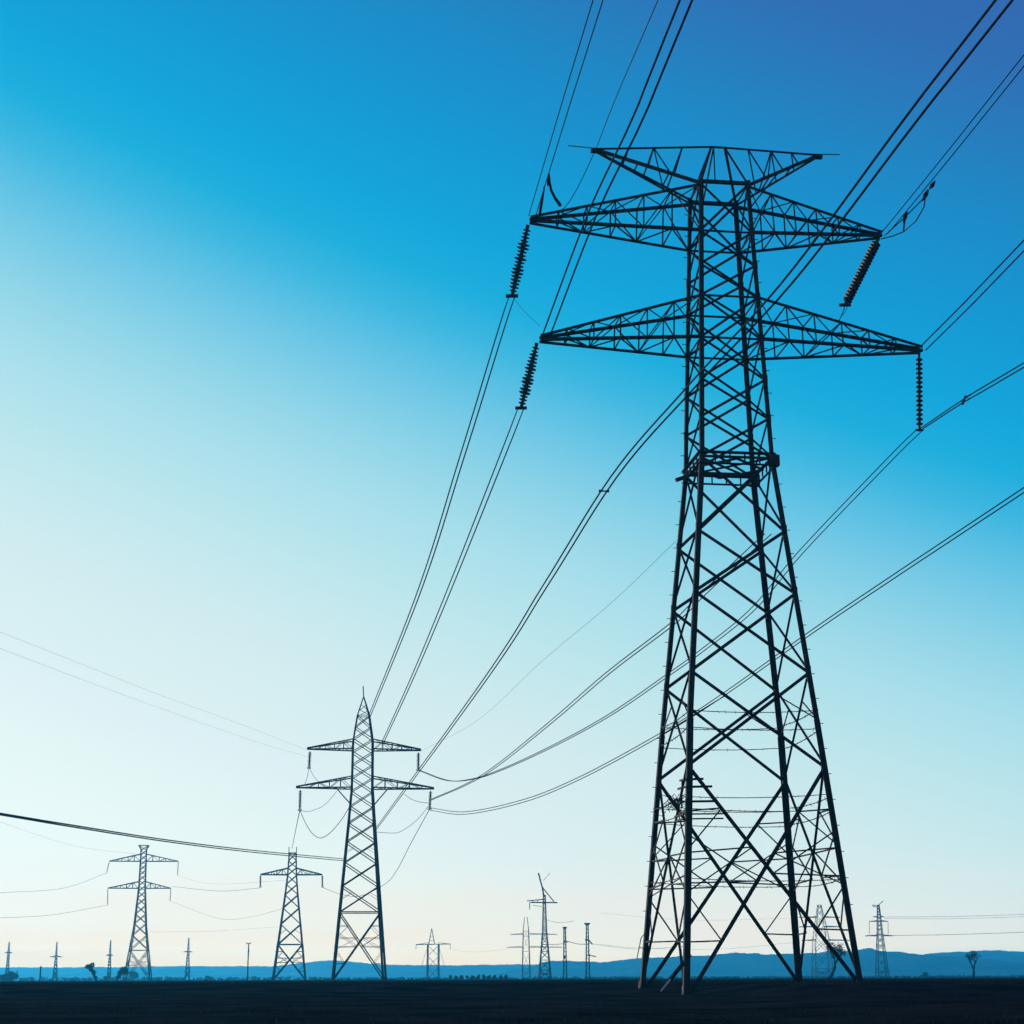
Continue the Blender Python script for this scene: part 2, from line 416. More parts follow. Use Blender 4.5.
# thin pale pinkish rods at the left feet
for i, z0, z1 in ((0, -.8, -.1), (3, -.62, .1)):
    m = MB(); a = c1(i, z0) * 1.0; b = c1(i, z1); off = Vector((-.16, -.22, 0))
    a.z, b.z = z0, z1; m.beam(a + off, b + off, .055, .055); m.build('stub_angle', PALE, legs1[i])
stay = MB()
p0 = t1_local(at(690, 955, 75.6)); p1 = t1_local(at(661, 991, 74.2)); pm = p0.lerp(p1, .68)
stay.beam(p0, pm, .12); so_ = stay.build('ground_stay', STEEL, T1)
stay = MB(); stay.beam(pm, p1, .05); stay.build('pale_end', PALE, so_)
m = MB(); q = [t1_local(at(x, y, 82.2)) for x, y in ((647, 931), (641, 938), (639.5, 946), (638, 953), (637, 959))]
m.tube(q, .022, 5); m.tube([t1_local(at(645, 949, 82.2)), t1_local(at(639.5, 947, 82.2))], .02, 4); m.build('earthing_cable', STEEL, T1)

# --- pylons built from their outline: levels are (pixel row, left edge, right edge)
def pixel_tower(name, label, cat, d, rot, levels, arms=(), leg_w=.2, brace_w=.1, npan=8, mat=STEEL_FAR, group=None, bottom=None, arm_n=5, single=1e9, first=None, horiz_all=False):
    (yb, xl, xr) = levels[0]
    base = at((xl + xr) / 2, 978.2, d); root = empty(name, (base.x, d, 0), rot, label, cat, group)
    rel = rot - math.atan2(-base.x, d) * -1
    rel = abs(rot + math.atan2(base.x, d))
    prof = []; cx = (xl + xr) / 2
    for y, a, b in levels:
        z = max(0, at(cx, y, d).z); k = mpp(d, z)
        prof.append((z if prof else 0, max(.05, (b - a) / 2 * k / (math.cos(rel) + math.sin(rel)))))
    ztop = prof[-1][0]
    zs = [0]
    z0 = bottom if bottom else ztop * .16
    zs.append(z0)
    # panels as tall as the body is wide
    while True:
        h = max(1.5, interp(prof, zs[-1]) * 2 * (first or .9))
        if zs[-1] + h * 1.3 > ztop: zs.append(ztop); break
        zs.append(zs[-1] + h)
    hz = set(zs[1:]) if horiz_all else {z0, ztop}
    hw, c, legs = lattice(root, prof, zs, leg_w, brace_w, mat, horiz=hz, redundant=brace_w > .08, single_above=single)
    rm = Matrix.Rotation(rot, 3, 'Z'); nrm = rm @ Vector((0, 1, 0))
    tips = []
    for (yb_, yt_, xl_, xr_) in arms:
        zb = at(cx, yb_, d).z; zt = at(cx, yt_, d).z
        for x in (xl_, xr_):
            if x is None: tips.append(None); continue
            wp = onplane(x, yb_, root.location, nrm); tp = rm.inverted() @ (wp - root.location)
            tp.z = zb
            cross_arm(root, tp, zb, zt, hw, brace_w * 1.7, brace_w * .7, mat, arm_n, simple=d > 400)
            tips.append(wp)
    return root, hw, tips, legs

T2, hw2, tips2, _ = pixel_tower('transmission_tower', 'mid-sized dark lattice pylon with a pointed top and two tapered cross arms', 'pylon', 256, R(7),
    [(978, 331.5, 386), (820, 350, 377), (788, 353.5, 375.5), (742, 353.5, 374.5), (716, 355.5, 368.5)], [(750, 740, 307, 421), (788.5, 777, 296, 434)], .32, .10, mat=STEEL, bottom=9.2, first=.62)
m = MB(); zt = at(361, 716, 256).z; zk = at(361, 697, 256).z; h = hw2(zt)
for x, y in CORN: m.angle((x * h, y * h, zt), (x * .06, y * .06, zk), .16, (x, y, 0))
for f in (.3, .6):
    for i in range(4):
        a, b = CORN[i], CORN[(i + 1) % 4]; k0 = h * (1 - f) + .06 * f
        m.beam((a[0] * k0, a[1] * k0, zt + (zk - zt) * f), (b[0] * k0 * 1.2, b[1] * k0 * 1.2, zt + (zk - zt) * (f - .28)), .07)
m.beam((0, 0, zk - .2), (-.1, 0, at(361, 686, 256).z), .14); m.build('peak', STEEL, T2)
for s, xx in ((-1, 337), (1, 387)):
    p = T2.matrix_basis
    a = Vector((s * 3.6, -.6, at(361, 789, 256).z)); b = Vector((s * hw2(at(361, 806, 256).z), -hw2(10), at(361, 806, 256).z)); m = MB(); m.beam(a, b, .12); m.build('arm_strut', STEEL, T2)

T3, hw3, tips3, _ = pixel_tower('transmission_tower', 'slim pylon far left with a flared square top and two flat cross arms', 'pylon', 566, R(6),
    [(978, 123.5, 152), (928, 131.5, 145), (888, 138, 145.2), (861, 140, 146.4), (849, 140.4, 146.6), (845.5, 138.3, 149)], [(861.5, 854, 109.3, 178.3), (888.5, 881.5, 107.8, 170.8)], .36, .15, bottom=9, first=.8)
T4, hw4, tips4, _ = pixel_tower('transmission_tower', 'pylon with one cross arm and two short horns, just left of the pointed pylon', 'pylon', 480, R(5),
    [(978, 272.3, 306.3), (893, 286.5, 299.5), (875, 288.5, 298), (855, 290.5, 298), (853, 290.5, 298)], [(875, 868, 260.5, 322.3)], .38, .17, bottom=9, first=.8)
m = MB(); zt = at(294, 853, 480).z; zk = at(294, 847, 480).z
for sx in (-1, 1):
    m = MB()
    for sy in (-1, 1): m.beam((sx * hw4(zt), sy * hw4(zt), zt - .2), (sx * hw4(zt) * 1.05, sy * hw4(zt) * .3, zk), .16)
    m.build('horn', STEEL_FAR, T4)
# T-shaped pair of poles with a little pyramid
def hframe():
    d = 900; b = at(433, 978, d); k = mpp(d)
    root = empty('pole_frame_pylon', (b.x, d, 0), 0, 'low pylon of two upright lattice posts under one crossbar with a small pointed peak', 'pylon')
    za = at(433, 944.5, d).z; zp = at(433, 928.5, d).z
    for sx in (-5.5, 5.5):
        m = MB(); x = sx * k
        for i in range(4): m.beam((x + CORN[i][0] * .28, CORN[i][1] * .28, 0), (x + CORN[i][0] * .24, CORN[i][1] * .24, za), .32)
        z = 0; q = 1
        while z < za - 1.4:
            for yy in (-.26, .26): m.beam((x - .27 * q, yy, z), (x + .27 * q, yy, z + 1.3), .12)
            z += 1.3; q = -q
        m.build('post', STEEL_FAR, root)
    m = MB()
    for y in (-.3, .3):
        for f0, f1 in ((0, .34), (.34, .67), (.67, .98)):
            m.beam((-5.5 * k, y, za * f0), (5.5 * k, y, za * f1), .2); m.beam((5.5 * k, y, za * f0), (-5.5 * k, y, za * f1), .2)
    m.build('cross_brace', STEEL_FAR, root)
    m = MB(); m.beam((-17.5 * k, 0, za), (17.2 * k, 0, za + .2), .5, .4); m.beam((-17.5 * k, 0, za), (-5 * k, 0, za + .9), .2); m.beam((17.2 * k, 0, za + .2), (5 * k, 0, za + .9), .2); m.build('crossbar', STEEL_FAR, root)
    m = MB()
    for x, y in CORN: m.beam((-1.6 * k + x * 3 * k, y * .8, za), (-1.6 * k, 0, zp), .26)
    for f in (.25, .5): m.beam((-1.6 * k - 3 * k * (1 - f), -.8 * (1 - f), za + (zp - za) * f), (-1.6 * k + 3 * k * (1 - f), -.8 * (1 - f), za + (zp - za) * f), .16)
    m.build('peak', STEEL_FAR, root)
    for x in (-17.2, 17):
        m = MB(); m.beam((x * k, 0, za), (x * k, 0, za - 2.3), .22); m.build('hanger', STEEL_FAR, root)
    for x in (-9, 9):
        m = MB(); m.tube([(x * k * .62, 0, za - 1), (x * k, 0, za - 6), (x * k * 1.3, 0, za - 11)], .1, 4); m.build('stay_wire', STEEL_FAR, root)
hframe()
T7, hw7, tips7, _ = pixel_tower('transmission_tower', 'pale narrow pylon with two long crossbars behind the mast with the bent top', 'pylon', 920, R(4),
    [(978, 521.8, 530.6), (948, 522.5, 529.5), (931, 523, 529)], [(934.6, 933.3, 510.5, 557), (947.5, 946.2, 507, 562)], .30, .10, bottom=5, single=0, first=2.2, horiz_all=True)
m = MB(); zt = at(526, 931, 920).z; zk = at(526, 917, 920).z; h = hw7(zt)
for x, y in CORN: m.beam((x * h, y * h, zt), (x * h * .45, y * h * .3, zk), .17)
m.build('peak_rods', STEEL_FAR, T7)
T8, hw8, tips8, _ = pixel_tower('transmission_tower', 'dark slender pylon with a bent mast top and one crooked crossbar', 'pylon', 620, R(4),
    [(978, 538.3, 551.6), (932, 541.6, 546.4), (895, 542.4, 544.8)], [], .34, .17, mat=STEEL, bottom=3, single=0, horiz_all=True)
t8x = T8.location.x
def t8(px, py): 
    p = at(px, py, 620); return (p.x - t8x, 0, p.z)
m = MB(); m.beam(t8(543.8, 897), t8(542.4, 887), .7, .5); m.beam(t8(542.4, 888), t8(538.4, 873), .55, .45); m.beam(t8(543.5, 880.5), t8(550, 873), .14); m.build('bent_mast', STEEL, T8)
m = MB(); m.beam(t8(530.5, 902.4), t8(557.6, 902.6), .5, .4); m.beam(t8(527, 901), t8(543, 899.3), .3); m.beam(t8(542.6, 887.5), t8(554, 901.6), .32)
m.beam(t8(533, 900.5), t8(533, 902), .2); m.beam(t8(537.5, 900), t8(537.5, 902), .2); m.beam(t8(533, 905.4), t8(542, 906.5), .16); m.build('crossbar', STEEL, T8)
T9, hw9, tips9, _ = pixel_tower('transmission_tower', 'pale distant pylon seen between the right legs of the huge pylon', 'pylon', 1000, R(4),
    [(978, 811.5, 834), (940, 813, 830), (918, 813.5, 822.5), (905, 815, 819)], [(917.5, 916.5, 799, 840), (927, 926, 799, 842), (940.5, 939.6, 802, 850)], .32, .16, bottom=5)
T10, hw10, tips10, _ = pixel_tower('transmission_tower', 'distant pylon with a forked top just right of the huge pylon', 'pylon', 950, R(4),
    [(978, 875, 889.5), (936, 876, 882.6), (912, 876.2, 879.6), (905, 876.8, 879)], [(917, 916, 873, 884), (921.5, 920.4, 869.3, 888), (936, 934.8, 865.5, 893)], .34, .18, bottom=5)
x10 = T10.location.x; m = MB()
def t10(px, py): 
    p = at(px, py, 950); return (p.x - x10, 0, p.z)
for a, b in (((878, 905.5), (872.3, 905)), ((878, 905.5), (883.3, 900.8)), ((872.3, 905), (874, 907.5)), ((878, 908), (874.5, 906))): m.beam(t10(*a), t10(*b), .32)
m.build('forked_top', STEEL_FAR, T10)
for (x, top, ya, xl, xr, yb2, b0, b1, lab) in ((7, 942, 953, 4.8, 12, None, 4.8, 9, 'leftmost tiny pylon at the left edge of the picture'),
                             (55, 942, 957, 50, 62, None, 52.2, 57.6, 'tiny pylon between the left edge and the leaning tree'),
                             (109, 940.5, 955.5, 106, 113, None, 106.6, 111, 'tiny pylon standing behind the pair of leaning trees'),
                             (187, 938, 952, 183.5, 192, None, 184.4, 190, 'tiny pylon standing alone right of the slim flat-armed pylon')):
    pixel_tower('transmission_tower', lab, 'pylon', 900, R(3), [(978, b0, b1), (ya, x - .9, x + 1), (top, x - .35, x + .35)], [(ya, ya - 1.2, xl, xr)], .23, .18, bottom=5, arm_n=2,
                group='tiny pylons along the far left horizon')

# slim lattice masts with a cap
def mast(px, top, wpx, capw, label, brackets, d=620):
    b = at(px, 978, d); k = mpp(d); root = empty('lattice_mast', (b.x, d, 0), 0, label, 'mast', 'slim lattice masts')
    zt = at(px, top, d).z; m = MB(); wb = wpx / 2 * k
    for x, y in CORN: m.beam((x * wb, y * wb, 0), (x * wb * .45, y * wb * .45, zt), .27)
    z = 0; q = 1
    while z < zt - 1.2:
        f = 1 - .55 * z / zt
        for yy in (-1, 1): m.beam((-q * wb * f, yy * wb * f, z), (q * wb * f, yy * wb * f, z + 1.2), .13)
        z += 1.2; q = -q
    m.build('lattice_column', STEEL, root)
    m = MB(); m.beam((-capw / 2 * k, 0, zt + .25), (capw / 2 * k, 0, zt + .25), .9, .5); m.beam((-capw / 3 * k, 0, zt - .1), (capw / 3 * k, 0, zt - .1), .6, .3); m.build('cap', STEEL, root)
    for (x0, y0, x1, y1, wd) in brackets:
        m = MB(); p, q_ = at(x0, y0, d), at(x1, y1, d); m.beam((p.x - b.x, 0, p.z), (q_.x - b.x, 0, q_.z), wd); m.build('bracket', STEEL, root)
mast(565.2, 928.4, 3.2, 4.2, 'slim lattice mast with a small cap, the shorter of two side by side', [(563, 942, 568, 942, .4), (563.5, 957, 566, 957, .7)])
mast(587.9, 924.4, 3.6, 5.8, 'slim lattice mast with a flat cap and side brackets, the taller of two', [(585.2, 940, 588.5, 939.6, .5), (588, 939.5, 592.6, 944.3, .4), (587, 955, 596, 956.5, .35)])

# timber poles
def pole(px, top, d, label, bar, r):
    b = at(px, 978, d); root = empty('utility_pole', (b.x, d, 0), 0, label, 'pole')
    zt = at(px, top, d).z; m = MB(); m.tube([(0, 0, -.1), (0, 0, zt * .5), (.03, 0, zt)], [r, r * .9, r * .75], 8); m.build('post', WOOD, root)
    if bar:
        k = mpp(d); m = MB(); m.beam((-bar * k, 0, zt), (bar * k, 0, zt + .03), .16); m.build('crossbar', WOOD, root)
        m = MB()
        for s in (-1, 1): m.tube([(s * bar * .8 * k, 0, zt), (s * bar * .8 * k, 0, zt + .18), (s * bar * .8 * k, 0, zt + .3)], [.05, .09, .05], 6)
        m.build('insulators', CERAMIC, root)
        m = MB(); m.beam((-.12, -.1, zt - 1.6), (.3, -.1, zt - 1.6), .3); m.build('bracket', WOOD, root)
pole(247.5, 943.6, 420, 'thin timber pole with a short crossbar, left of the one-armed pylon', 2.4, .16)
pole(40, 966, 330, 'short bare post standing on the far left field edge', 0, .15)

# ------------------------------------------------------------------ insulators
def insulator(p, q, r, n, label, group='insulator strings', lumps=None, tail=True):
    p, q = Vector(p), Vector(q); d = q - p; Lh = d.length
    root = empty('insulator_string', p, 0, label, 'insulator', group)
    m = MB(); pts = []; rs = []
    a0, a1 = .05, .95
    for i in range(n):
        f = a0 + (a1 - a0) * i / n; st = (a1 - a0) / n
        rr = r * (1 if not lumps else lumps[int(i / n * len(lumps))])
        for g, k in ((0, .38), (.25, .42), (.45, 1), (.62, .95), (.7, .4)):
            pts.append(d * (f + st * g)); rs.append(rr * k)
    m.tube(pts, rs, 10); m.build('discs', CERAMIC, root, True)
    m = MB(); m.tube([(0, 0, 0), d * a0, d * a0 * 1.05], [r * .35, r * .35, r * .2], 6); m.tube([d * .94, d], [r * .35, r * .3], 6)
    x = Vector((1, 0, 0)); m.beam(d - x * r * 1.1, d + x * r * 1.1, r * .5); m.build('clamp', STEEL, root)
    return root
W_UL, W_UR, W_LL, W_LR = [t1_world(TIPS1[k]) for k in ('ul', 'ur', 'll', 'lr')]
IUL = at(512, 296, W_UL.y + 1.9); ILL = at(521, 408, W_LL.y + 1.7); IUR = at(845, 305, W_UR.y - .3); ILR = at(919.5, 430, W_LR.y - .1)
LP = [.75, .8, 1.15, .9, 1.2, .95, 1.15, 1.0, .9, .7]
insulator(W_UL + Vector((-.1, 0, -.15)), IUL, .27, 18, 'thick leaning disc string under the upper left arm of the huge pylon', lumps=LP)
insulator(W_LL + Vector((-.15, 0, -.1)), ILL, .25, 17, 'thick leaning disc string under the lower left arm of the huge pylon', lumps=LP[::-1])
insulator(W_UR + Vector((-.15, 0, -.12)), IUR, .25, 19, 'slanted disc string with loose ends under the upper right arm of the huge pylon')
insulator(W_LR + Vector((-.12, 0, -.08)), ILR, .17, 15, 'upright disc string under the lower right arm of the huge pylon')
I2 = {}
for key, a, b, lab in (('ul', (310, 751.5), (309, 768), 'short insulator under the upper left arm of the pointed pylon'), ('ur', (418.4, 752.5), (418.2, 770), 'short insulator under the upper right arm of the pointed pylon'),
                       ('ll', (300.3, 790), (299.8, 810), 'short insulator under the lower left arm of the pointed pylon'), ('lr', (430.6, 791), (429.6, 809), 'short insulator under the lower right arm of the pointed pylon')):
    yy = tips2[{'ul': 0, 'ur': 1, 'll': 2, 'lr': 3}[key]].y
    p, q = at(*a, yy), at(*b, yy); insulator(p, q, .27, 12, lab, 'insulators of the pointed pylon'); I2[key] = q
for tip, b, lab, g in ((tips3[0], (106.6, 873), 'upper left', 3), (tips3[1], (177.6, 875), 'upper right', 3), (tips3[2], (107.6, 905), 'lower left', 3), (tips3[3], (170, 901), 'lower right', 3),
                       (tips4[0], (260.3, 887), 'left', 4), (tips4[1], (322.4, 887), 'right', 4)):
    insulator(tip - Vector((0, 0, .1)), at(*b, tip.y), .20 if g == 3 else .34, 10, 'thin insulator under the %s arm tip of the %s' % (lab, 'slim flat-armed pylon' if g == 3 else 'one-armed pylon'), 'insulators of the farther left pylons')
for tip, b, lab in ((tips10[2], (869.4, 934), 'left'), (tips10[3], (888.2, 935), 'right')):
    insulator(tip, at(*b, tip.y), .22, 8, 'thin insulator hanging from the %s crossbar tip of the fork-topped pylon' % lab, 'insulators of the fork-topped pylon')
insulator(Vector(t8(529.6, 902)) + T8.location, Vector(t8(529.6, 909)) + T8.location, .26, 6, 'stubby insulator hanging from the left of the crooked crossbar on the bent mast pylon')

# ------------------------------------------------------------------ wires
def smooth(pts, n=8):
    P = [pts[0] * 2 - pts[1]] + pts + [pts[-1] * 2 - pts[-2]]; out = []
    for i in range(1, len(P) - 2):
        a, b, c, d = P[i - 1:i + 3]
        for k in range(n):
            u = k / n; out.append(.5 * ((2 * b) + (c - a) * u + (2 * a - 5 * b + 4 * c - d) * u * u + (3 * b - a - 3 * c + d) * u ** 3))
    out.append(pts[-1]); return out
def in_plane(pix, P0, P1):
    n = (P1 - P0); n = Vector((n.y, -n.x, 0)).normalized()
    return [onplane(x, y, P0, n) for x, y in pix]
def bundle(label, pts, sep=0, r=.03, ext0=0, ext1=0, spacers=(), group=None, r1=None, name='power_line', parts=(), sepdir=None, taper=(1, 1)):
    pts = [Vector(p) for p in pts]
    if ext0: pts = [pts[0] + (pts[0] - pts[1]).normalized() * ext0] + pts
    if ext1: pts = pts + [pts[-1] + (pts[-1] - pts[-2]).normalized() * ext1]
    c = smooth(pts) if len(pts) > 2 else pts
    root = empty(name, c[0], 0, label, 'power line', group)
    d = c[-1] - c[0]; n = Vector((d.y, -d.x, 0)).normalized() if sepdir is None else Vector(sepdir).normalized()
    rs = [r + ((r1 if r1 else r) - r) * i / (len(c) - 1) for i in range(len(c))]
    tp = [taper[0] + (taper[1] - taper[0]) * i / (len(c) - 1) for i in range(len(c))]
    for s in ((-.5, .5) if sep else (0,)):
        m = MB(); m.tube([p - c[0] + n * s * sep * q for p, q in zip(c, tp)], rs, 6); m.build('wire', WIRE, root, True)
    for f in spacers:
        p = c[int(f * (len(c) - 1))] - c[0]; m = MB(); m.beam(p - n * sep * .62, p + n * sep * .6, .055, .07)
        for s in (-.5, .5): m.plate(p + n * s * sep, .11, .11, .11)
        m.build('spacer', STEEL, root)
    for (nm, pp, rr) in parts:
        m = MB(); m.tube([Vector(p) - c[0] for p in pp], rr, 6); m.build(nm, STEEL, root, True)
    return root
G1 = 'twin conductors crossing overhead'
# overhead towards the viewer, from the left arm tips
P = W_UL + Vector((.1, 0, .3)); E = at(598, 0, 54)
pl = at(549, 178, W_UL.y - 4)
bundle('twin wires rising from the upper left arm tip of the huge pylon to the sky', [P, *in_plane([(564, 110)], P, E), E], .33, .021, ext1=55, group=G1,
       parts=(('vibration_damper', [at(549, 173, W_UL.y - 5), at(548.5, 180, W_UL.y - 4.5), at(547.5, 186, W_UL.y - 4.2)], [.03, .1, .03]),
              ('jumper', [at(549, 180, W_UL.y - 4.5), at(551, 190, W_UL.y - 3.5), at(555, 198, W_UL.y - 2.6), at(560, 205, W_UL.y - 1.6)], [.06, .07, .07, .09]),
              ('damper_rod', [at(544.5, 186, W_UL.y - 3), at(541.5, 203, W_UL.y - 1.5), at(539.5, 214, W_UL.y - .8)], [.035, .07, .08])))
P = t1_world(ETL) + Vector((0, 0, .1)); E = at(658, 0, 56)
bundle('single thin wire rising from the left end of the flat pylon top', [P, *in_plane([(615, 100)], P, E), E], 0, .018, ext1=55)
bundle('thin down-lead curving from the flat pylon top to the upper left arm', [P, at(579, 185, P.y), at(566, 206, P.y + .2), at(557, 212, P.y + .5)], 0, .02, name='down_lead')
P = W_LL + Vector((.3, 0, .3)); E = at(686, 0, 47)
bundle('twin wires rising from the lower left arm tip past both left arms', [P, *in_plane([(592, 215), (637, 120)], P, E), E], .36, .036, ext1=50, group=G1)
P = at(1004, 0, 40); E = at(376, 829, 254.5)
bundle('long twin wires crossing in front of the huge pylon down to the pointed pylon', [P, *in_plane([(912, 118), (786, 284), (692, 386), (613, 478), (545, 586), (479, 688)], P, E), E], .44, .036, ext0=36, spacers=(.645,), group=G1, r1=.05, taper=(1, .55))
P = W_UR + Vector((.25, 0, .35)); E = at(1024, 60.5, 62)
q1 = in_plane([(889, 228), (955, 147)], P, E)
bundle('twin wires with a hanging loop at the upper right arm tip', [P, *q1, E], .34, .024, ext1=60, group=G1,
       parts=(('vibration_damper', [at(935, 181, 75), at(932, 185.5, 75.5), at(929.5, 189, 76)], [.03, .11, .03]), ('vibration_damper', [at(928, 190, 76), at(925.5, 195, 76.4), at(922.5, 201, 76.8)], [.05, .12, .03]),
              ('vibration_damper', [at(907, 212, 79), at(905, 217, 79.3), at(903.5, 223, 79.5)], [.04, .11, .03]),
              ('jumper', [at(925.5, 196, 76.4), at(924, 207, 76.8), at(916, 221, 77.8), at(904, 231.5, 79.6), at(893, 236, 81), at(881, 239, W_UR.y)], .028),
              ('jumper', [at(905, 219, 79.3), at(904, 226, 79.4), at(903.5, 231.5, 79.6)], .04),
              ('jumper', [at(925, 197, 76.4), at(903, 219, 79.2), at(884, 236, 81.8)], .03)))
P = W_LR + Vector((0, 0, .1)); E = at(1024, 245.5, 69)
bundle('twin wires rising from the lower right arm tip of the huge pylon', [P, P.lerp(E, .5) - Vector((0, 0, .05)), E], .42, .034, ext1=60, group=G1)
E = at(1024, 365, 70); P = ILR
bundle('twin wires with a small spacer rising right from the upright disc string', [P, *in_plane([(968, 398)], P, E), E], .32, .030, ext1=60, spacers=(.55,), group=G1, sepdir=(0.5, 0, 1), taper=(.5, 1.1))
# away towards the pointed pylon
G2 = 'twin conductors strung to the pointed pylon'
E = at(369.5, 716, 255.5)
bundle('twin wires from the upper left disc string down to the tip of the pointed pylon', [IUL, *in_plane([(500, 333), (461, 460), (416, 600)], IUL, E), E], .28, .024, group=G2, r1=.06)
E = at(382.5, 743, 255.5)
bundle('twin wires from the lower left disc string down to the pointed pylon upper arm', [ILL, *in_plane([(500, 462), (445, 600), (410, 683)], ILL, E), E], .28, .024, group=G2, r1=.06)
E = I2['ur']
bundle('twin wires from the upright disc string dipping to the upper right of the pointed pylon', [ILR, *in_plane([(889, 460), (801, 552), (752, 610), (700, 652), (668, 675), (608, 716), (551, 747), (503, 769), (475, 778.5), (448, 780.5)], ILR, E), E], .32, .026, group=G2, r1=.05)
P = at(768, 534, 82.5); E = at(430.4, 800, I2['lr'].y)
bundle('twin wires from inside the huge pylon straight to the lower right of the pointed pylon', [P, *in_plane([(749, 551), (702, 595), (672, 624), (608, 673), (551, 722), (495, 767), (465, 785)], P, E), E], .32, .026, group=G2, r1=.05)
P = at(1024, 490, 95); E = I2['lr']
bundle('lowest twin wires, passing behind the huge pylon and sagging to the pointed pylon', [P, *in_plane([(899, 573), (813, 631), (717, 699), (658, 736), (580, 778), (523, 801), (465, 813)], P, E), E], .34, .038, ext0=80, group=G2, r1=.045, sepdir=(.3, 0, 1))
P = at(676, 541, 83.5); E = at(421, 751, 257)
bundle('faint hair-thin wire sloping from the huge pylon to the pointed pylon', [P, *in_plane([(610, 604), (540, 663), (475, 722)], P, E), E], 0, .010, r1=.012)
# left side
G3 = 'wires leaving to the left edge'
P = at(0, 814, 150); E = at(345, 860, 253.4)
bundle('heavy twin cable crossing the left side to the leg of the pointed pylon', [P, *in_plane([(60, 824), (165, 840.5), (250, 851)], P, E), E], .2, .085, ext0=60, group=G3, r1=.05, sepdir=(0, 0, 1), taper=(.3, 1.3))
P = at(0, 632, 150); E = tips2[0]
bundle('upper of two faint wires from the pointed pylon up to the left edge', [P, *in_plane([(94, 669), (156, 693.5), (240, 724)], P, E), E], 0, .010, ext0=60, group=G3, r1=.009)
P = at(0, 648.5, 150); E = at(309, 757, tips2[0].y)
bundle('lower of two faint wires from the pointed pylon up to the left edge', [P, *in_plane([(94, 684), (187.5, 718), (260, 743)], P, E), E], 0, .010, ext0=60, group=G3, r1=.009)
for lab, pix, E, r in (('faint wire from the slim flat-armed pylon to the left edge, highest of three', [(0, 822), (75, 846)], at(137, 854, 565), .02),
                       ('thin wire from the upper left insulator of the flat-armed pylon to the left edge', [(0, 892.8), (64, 888)], at(106.6, 873, tips3[0].y), .038),
                       ('thin wire from the lower left insulator of the flat-armed pylon to the left edge', [(0, 918), (54, 914.6)], at(107.6, 905, tips3[2].y), .038)):
    P = at(*pix[0], 420); bundle(lab, [P, *in_plane(pix[1:], P, E), E], 0, r, ext0=60, group=G3)
# between the far pylons
G4 = 'thin wires between the far pylons'
def strung(lab, pix, d0, d1, r, **k):
    P, E = at(*pix[0], d0), at(*pix[-1], d1)
    bundle(lab, [P, *(at(x, y, d0 + (d1 - d0) * (i + 1) / (len(pix) - 1)) for i, (x, y) in enumerate(pix[1:-1])), E], 0, r, group=G4, **k)
strung('upper thin wire between the slim flat-armed pylon and the one-armed pylon', [(172, 886.5), (220, 891), (260.3, 888)], 566, 480, .045)
strung('lower thin wire between the slim flat-armed pylon and the one-armed pylon', [(171, 901.5), (219, 918.5), (250, 917), (285, 908)], 566, 480, .03)
strung('thin highest wire from the flat-armed pylon towards the one-armed pylon', [(177.6, 876), (215, 884), (289, 880)], 566, 480, .018)
strung('wire dropping from the lower right of the pointed pylon to the one-armed pylon', [(429.6, 809), (410, 845), (397, 870), (385, 884), (360, 896), (340, 894), (322.4, 887.5)], I2['lr'].y, 480, .05)
strung('wire dropping from the lower left of the pointed pylon to the one-armed pylon horns', [(299.8, 810), (295.5, 831), (292, 848.5)], I2['ll'].y, 479, .06)
strung('faint low wire across the left horizon behind the one-armed pylon', [(150, 932), (215, 931), (288, 926)], 900, 900, .03)
strung('drooping wire between the bent mast pylon and the shorter slim mast', [(547, 944), (556, 944.6), (564, 943)], 619, 619, .08)
strung('drooping wire between the two slim lattice masts', [(566, 941), (572, 942.5), (578, 944), (587, 944.3)], 619, 619, .09)
strung('drooping wire leaving the taller slim mast to the right', [(589, 943.5), (606, 946), (640, 949), (690, 946)], 619, 640, .045)
strung('short sagging wire end hanging right of the bent mast pylon', [(545, 919), (552, 921.5), (560, 922.6), (574, 921.2)], 619, 610, .05)
strung('upper wire of a close pair from the fork-topped pylon to the right edge', [(884, 917), (950, 916.5), (1024, 914.3), (1080, 911)], 950, 900, .075)
strung('lower wire of a close pair from the fork-topped pylon to the right edge', [(884, 918.5), (950, 918.7), (1024, 916.6), (1080, 913.4)], 950, 900, .06)
strung('lowest wire from the fork-topped pylon to the right edge', [(893, 935.5), (950, 934.6), (1024, 932.2), (1080, 929)], 950, 900, .10)
strung('faint low wire between the pole frame pylon and the pale narrow pylon', [(449, 949), (470, 952), (490, 951), (507.5, 949)], 900, 915, .03)
strung('faint low wire passing behind the feet of the huge pylon', [(596, 944), (640, 948), (720, 949), (800, 942)], 950, 950, .045)
strung('faint wire passing behind the legs of the huge pylon, above the low one', [(600, 913), (690, 920), (800, 918)], 960, 960, .035)
